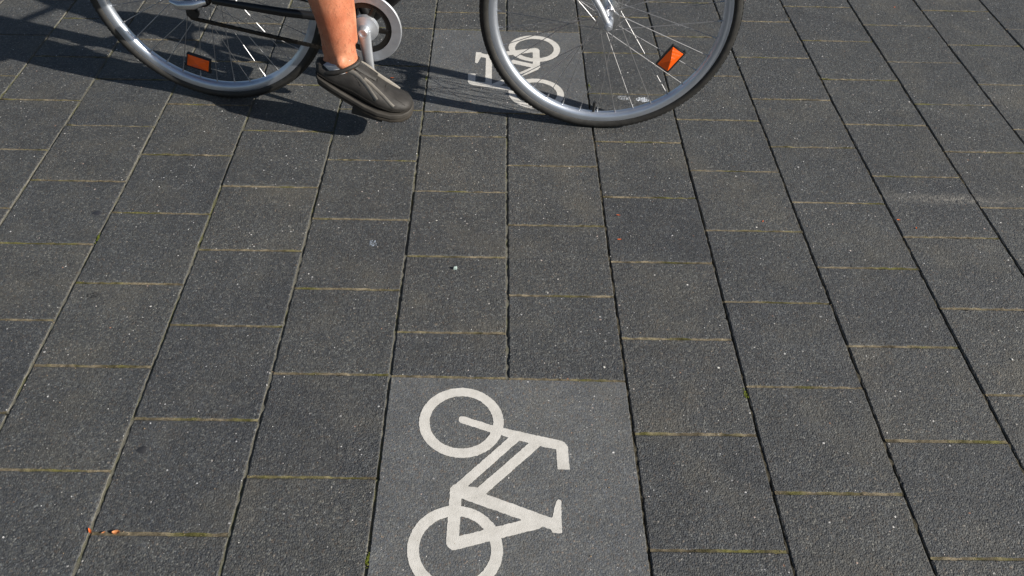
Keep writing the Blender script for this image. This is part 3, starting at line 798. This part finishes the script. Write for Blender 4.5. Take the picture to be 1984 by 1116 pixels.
for _ in range(420):                                                                       # sparse leg hairs
    i = random.random() * 6 + 5; i0 = int(i); t = i - i0
    if i0 >= len(RLEG) - 2: continue
    a, b = Vector(RLEG[i0]), Vector(RLEG[i0 + 1]); c_ = a.lerp(b, t); ra = [RRAD[i0][j] * (1 - t) + RRAD[i0 + 1][j] * t for j in (0, 1)]
    th = random.random() * 6.283; o_ = Vector((math.cos(th) * ra[0] * .97, math.sin(th) * ra[1] * .97, 0)); d_ = o_.normalized() * .004 + Vector((random.uniform(-.003, .003), 0, -.009))
    hm.tube([B(*(c_ + o_)), B(*(c_ + o_ + d_))], [.00022, .0001], 3, cap=False)
hh = wear(hm, 'leg_hair', M_HAIR, smooth=False); hh['kind'] = 'stuff'
shoe_trim(RS, rshoe, -1); shoe_trim(LS, lshoe, 1)
for sd, s0, n0, z0, in ((-1, -.688, -.136, .205), (1, -.727, .136, .555)):
    sk = MB(); sk.tube([B(s0 + .006, n0, z0 - .03), B(s0 - .002, n0, z0 + .004), B(s0 - .009, n0, z0 + .029)], [(.032, .028), (.0440, .0360), (.0475, .0390)], 20, up=tuple(HD))
    o = wear(sk, 'sock', M_SOCK)

# ------------------------------------------------------------------ litter and grit
gr = MB()
def pebble(mb, x, y, r, z=0.0):
    M = Matrix.Rotation(random.random() * 6.28, 3, 'Z') @ Matrix.Diagonal((1, .5 + random.random() * .5, .4 + random.random() * .3))
    vs = [M @ (Vector(v) * r * (.75 + random.random() * .5)) + Vector((x, y, z + r * .25)) for v in ((1, 0, 0), (0, 1, 0), (-1, 0, 0), (0, -1, 0), (0, 0, 1), (.3, .2, -.6))]
    mb.add(vs, [(0, 1, 4), (1, 2, 4), (2, 3, 4), (3, 0, 4), (1, 0, 5), (2, 1, 5), (3, 2, 5), (0, 3, 5)])
gpale = MB(); gtan = MB()
for _ in range(1500):
    x = random.uniform(-1.7, 1.9); y = random.uniform(-.7, 2.2)
    pebble(gpale if random.random() < .55 else gtan, x, y, random.choice((.0007, .0009, .0011, .0016)) * random.uniform(.7, 1.2), .0006)
for _ in range(900):            # crumbs gathered along the cross joints
    c = random.randint(-7, 7); v = random.randint(-3, 9) + (.5 if c % 2 else 0)
    x = (c + random.random()) * U; y = v * U + random.gauss(0, .004)
    pebble(gtan, x, y, random.uniform(.0007, .0016), .0004)
tag(gpale.build('pale_grit', simple('grit_pale', (.62, .61, .58), .8), smooth=False), 'scattered white grains of grit on the pavers', 'grit', kind='stuff')
tag(gtan.build('tan_grit', simple('grit_tan', (.27, .20, .13), .9), smooth=False), 'scattered tan sand crumbs on the pavers', 'grit', kind='stuff')
def blob(name, x, y, rx, ry, h, mat, label, cat, group=None, rag=.25, rot=0, n=26):
    mb = MB(); vs = [(x, y, h)]; ph = random.random() * 6
    for rr, hh in ((.55, h * .85), (1.0, -.0008)):
        for k in range(n):
            th = 2 * math.pi * k / n; q = rr * (1 + rag * (.5 * math.sin(3 * th + ph) + .3 * math.sin(7 * th + ph * 2) + .3 * (random.random() - .5)))
            a, b = rx * q * math.cos(th), ry * q * math.sin(th); vs.append((x + a * math.cos(rot) - b * math.sin(rot), y + a * math.sin(rot) + b * math.cos(rot), hh))
    fs = [(0, 1 + k, 1 + (k + 1) % n) for k in range(n)] + [(1 + k, 1 + n + k, 1 + n + (k + 1) % n, 1 + (k + 1) % n) for k in range(n)]
    mb.add(vs, fs); return tag(mb.build(name, mat), label, cat, group)

def flakes(name, x, y, rx, ry, n, r, mat, label, cat, group=None):
    mb = MB()
    for _ in range(n):
        th = random.random() * 6.28; q = math.sqrt(random.random()); a = x + rx * q * math.cos(th); b = y + ry * q * math.sin(th)
        k = 7; ph = random.random() * 6; rr = r * random.uniform(.4, 1.3); z = random.uniform(.0006, .0014)
        mb.add([(a, b, z)] + [(a + rr * math.cos(ph + 6.283 * i / k) * random.uniform(.6, 1.2), b + rr * math.sin(ph + 6.283 * i / k) * random.uniform(.5, 1.1), z - .0011) for i in range(k)],
               [(0, 1 + i, 1 + (i + 1) % k) for i in range(k)])
    return tag(mb.build(name, mat, smooth=False), label, cat, group)
M_PAINT = simple('dried_paint', (.62, .66, .72), .8, 0, .2, 300, .2)
flakes('paint_splash', .3600, 1.1028, .0190, .0120, 170, .0020, M_PAINT, 'white paint spot inside the front wheel, the one nearer the valve', 'paint spot', 'white paint spots inside the front wheel')
flakes('paint_splash', .4176, 1.0973, .0210, .0140, 230, .0022, M_PAINT, 'white paint spot inside the front wheel, the one farther right and denser', 'paint spot', 'white paint spots inside the front wheel')
flakes('chewing_gum', -.3284, .4119, .0105, .0105, 42, .0018, simple('gum_pale', (.22, .26, .32), .7), 'pale bluish trodden gum spot on a paver below the sneaker', 'chewing gum')
blob('chewing_gum', -1.0371, .495, .0115, .0095, .0009, simple('gum_dark', (.028, .029, .035), .5), 'dark flat gum spot on a paver left of the wheels', 'chewing gum')
flakes('tar_spot', -.9455, .2068, .0150, .0085, 26, .0030, simple('tar', (.018, .018, .018), .5), 'small broken black tar mark on a left paver', 'tar mark')
blob('stain', -.7085, -.2003, .0095, .0085, .0006, simple('oil', (.026, .027, .030), .6), 'faint dark oil drop in the middle of a lower left paver', 'stain')
# chip of glass
gl = MB(); gv = [(-.0042, -.003, 0), (.004, -.0035, 0), (.0048, .003, 0), (-.003, .0036, 0), (-.0036, -.0022, .0050), (.0030, -.0026, .0042), (.0040, .0022, .0068), (-.0022, .0026, .0055)]
gl.add([(a - .1235, b + .3292, c_ + .0008) for a, b, c_ in gv], [(0, 3, 2, 1), (4, 5, 6, 7), (0, 1, 5, 4), (1, 2, 6, 5), (2, 3, 7, 6), (3, 0, 4, 7)])
tag(gl.build('glass_shard', simple('shard_glass', (.40, .50, .47), .15, 0, .8), smooth=False), 'small pale green glass chip between the two white symbols', 'glass')
def leaf(x, y, L_, wd, rot, curl, mat, label, group=None, cat='leaf'):
    mb = MB(); n = 9; vs = []
    for i in range(n):
        t = i / (n - 1); hw = wd * math.sin(math.pi * (t * .92 + .04)) ** .8
        a = (t - .5) * L_; z = .0016 + curl * (2 * t - 1) ** 2; bend = wd * 1.2 * (2 * t - 1) ** 2 * (1 if curl > .003 else 0)
        for q in (-1, 0, 1):
            b = q * hw + bend; zz = z + abs(q) * wd * .45
            for dz in (0, .0005): vs.append((x + a * math.cos(rot) - b * math.sin(rot), y + a * math.sin(rot) + b * math.cos(rot), zz + dz))
    fs = []
    for i in range(n - 1):
        for q in (0, 1):
            o = i * 6 + q * 2; p = (i + 1) * 6 + q * 2
            fs += [(o + 1, p + 1, p + 3, o + 3), (o, o + 2, p + 2, p)]
    mb.add(vs, fs); return tag(mb.build('leaf', mat), label, cat, group)
M_L1 = simple('leaf_orange', (.62, .13, .025), .6, 0, .4, 300, .25); M_L2 = simple('leaf_brown', (.42, .17, .06), .6, 0, .4, 300, .3)
leaf(-.7465, -.3750, .013, .0022, 2.2, .0020, M_L1, 'curled bright orange leaf scrap at the joint crossing, lower left')
leaf(-.6997, -.3758, .014, .0042, .15, .002, M_L2, 'brown leaf scrap lying in the cross joint, lower left')
leaf(-.722, -.3765, .007, .0016, .5, .001, M_L2, 'tiny brown leaf crumb between the orange scrap and the brown leaf')
for x, y, L_, rt, lb in ((1.0124, .5597, .009, 0, 'tiny orange leaf fleck just below the pale scuff, right side, left one'), (1.0481, .5289, .007, 1.3, 'tiny orange leaf fleck below the pale scuff, right side, lower one'),
        (.6577, .5372, .006, .9, 'tiny orange leaf fleck right of centre, above a cross joint'), (.2877, .5445, .010, -.2, 'thin orange leaf fleck near the centre joint, upper one'),
        (.2808, .4508, .011, .1, 'thin orange leaf fleck near the centre joint, lower one'), (-.3521, 1.1753, .012, .0, 'orange leaf scrap between the sneaker and the far symbol tile'),
        (1.4084, 1.7584, .008, .4, 'tiny orange leaf fleck at the top right edge')):
    leaf(x, y, L_, .0014, rt, .0005, M_L1, lb, 'orange leaf flecks on the pavers')
# moss tufts in the joints
M_MOSS = simple('moss', (.10, .12, .02), 1, 0, .1, 200, .4, .002, 400)
for x, y, lb in ((-1.0006, .4006, 'green moss tuft at a joint crossing on the left'), (-.2485, -.4122, 'green moss tuft in the joint left of the nearest symbol tile'),
                 (.2600, 1.165, 'green moss tuft in the joint right of the far symbol tile'), (-.2480, 1.185, 'green moss tuft in the joint left of the far symbol tile'), (.495, -.02, 'green moss tuft at the joint crossing right of the nearest symbol tile')):
    mb = MB()
    for _ in range(40):
        a, b = random.gauss(0, .0016), random.gauss(0, .007); mb.ball((x + a, y + b, -.0012 + random.random() * .0012), random.uniform(.0010, .0019), 6)
    tag(mb.build('moss_tuft', M_MOSS), lb, 'moss', 'moss tufts in the joints')
# small pebbles big enough to point at
M_ST = simple('pebble', (.55, .54, .50), .8, 0, .3, 500, .2)
for x, y, r_, lb in ((.451, .0472, .0034, 'small whitish pebble right of the nearest symbol tile'), (1.1024, .0957, .0036, 'small white pebble on a paver at the right edge'), (-.1773, .5027, .0028, 'small white pebble just above the glass chip'),
                     (.2056, .0392, .0034, 'small white pebble on the paver touching the nearest symbol tile')):
    mb = MB(); mb.ball((x, y, r_ * .35), (r_, r_ * .7, r_ * .45), 8, Matrix.Rotation(random.random() * 3, 3, 'Z'))
    tag(mb.build('pebble', M_ST), lb, 'pebble', 'single pebbles on the pavers')
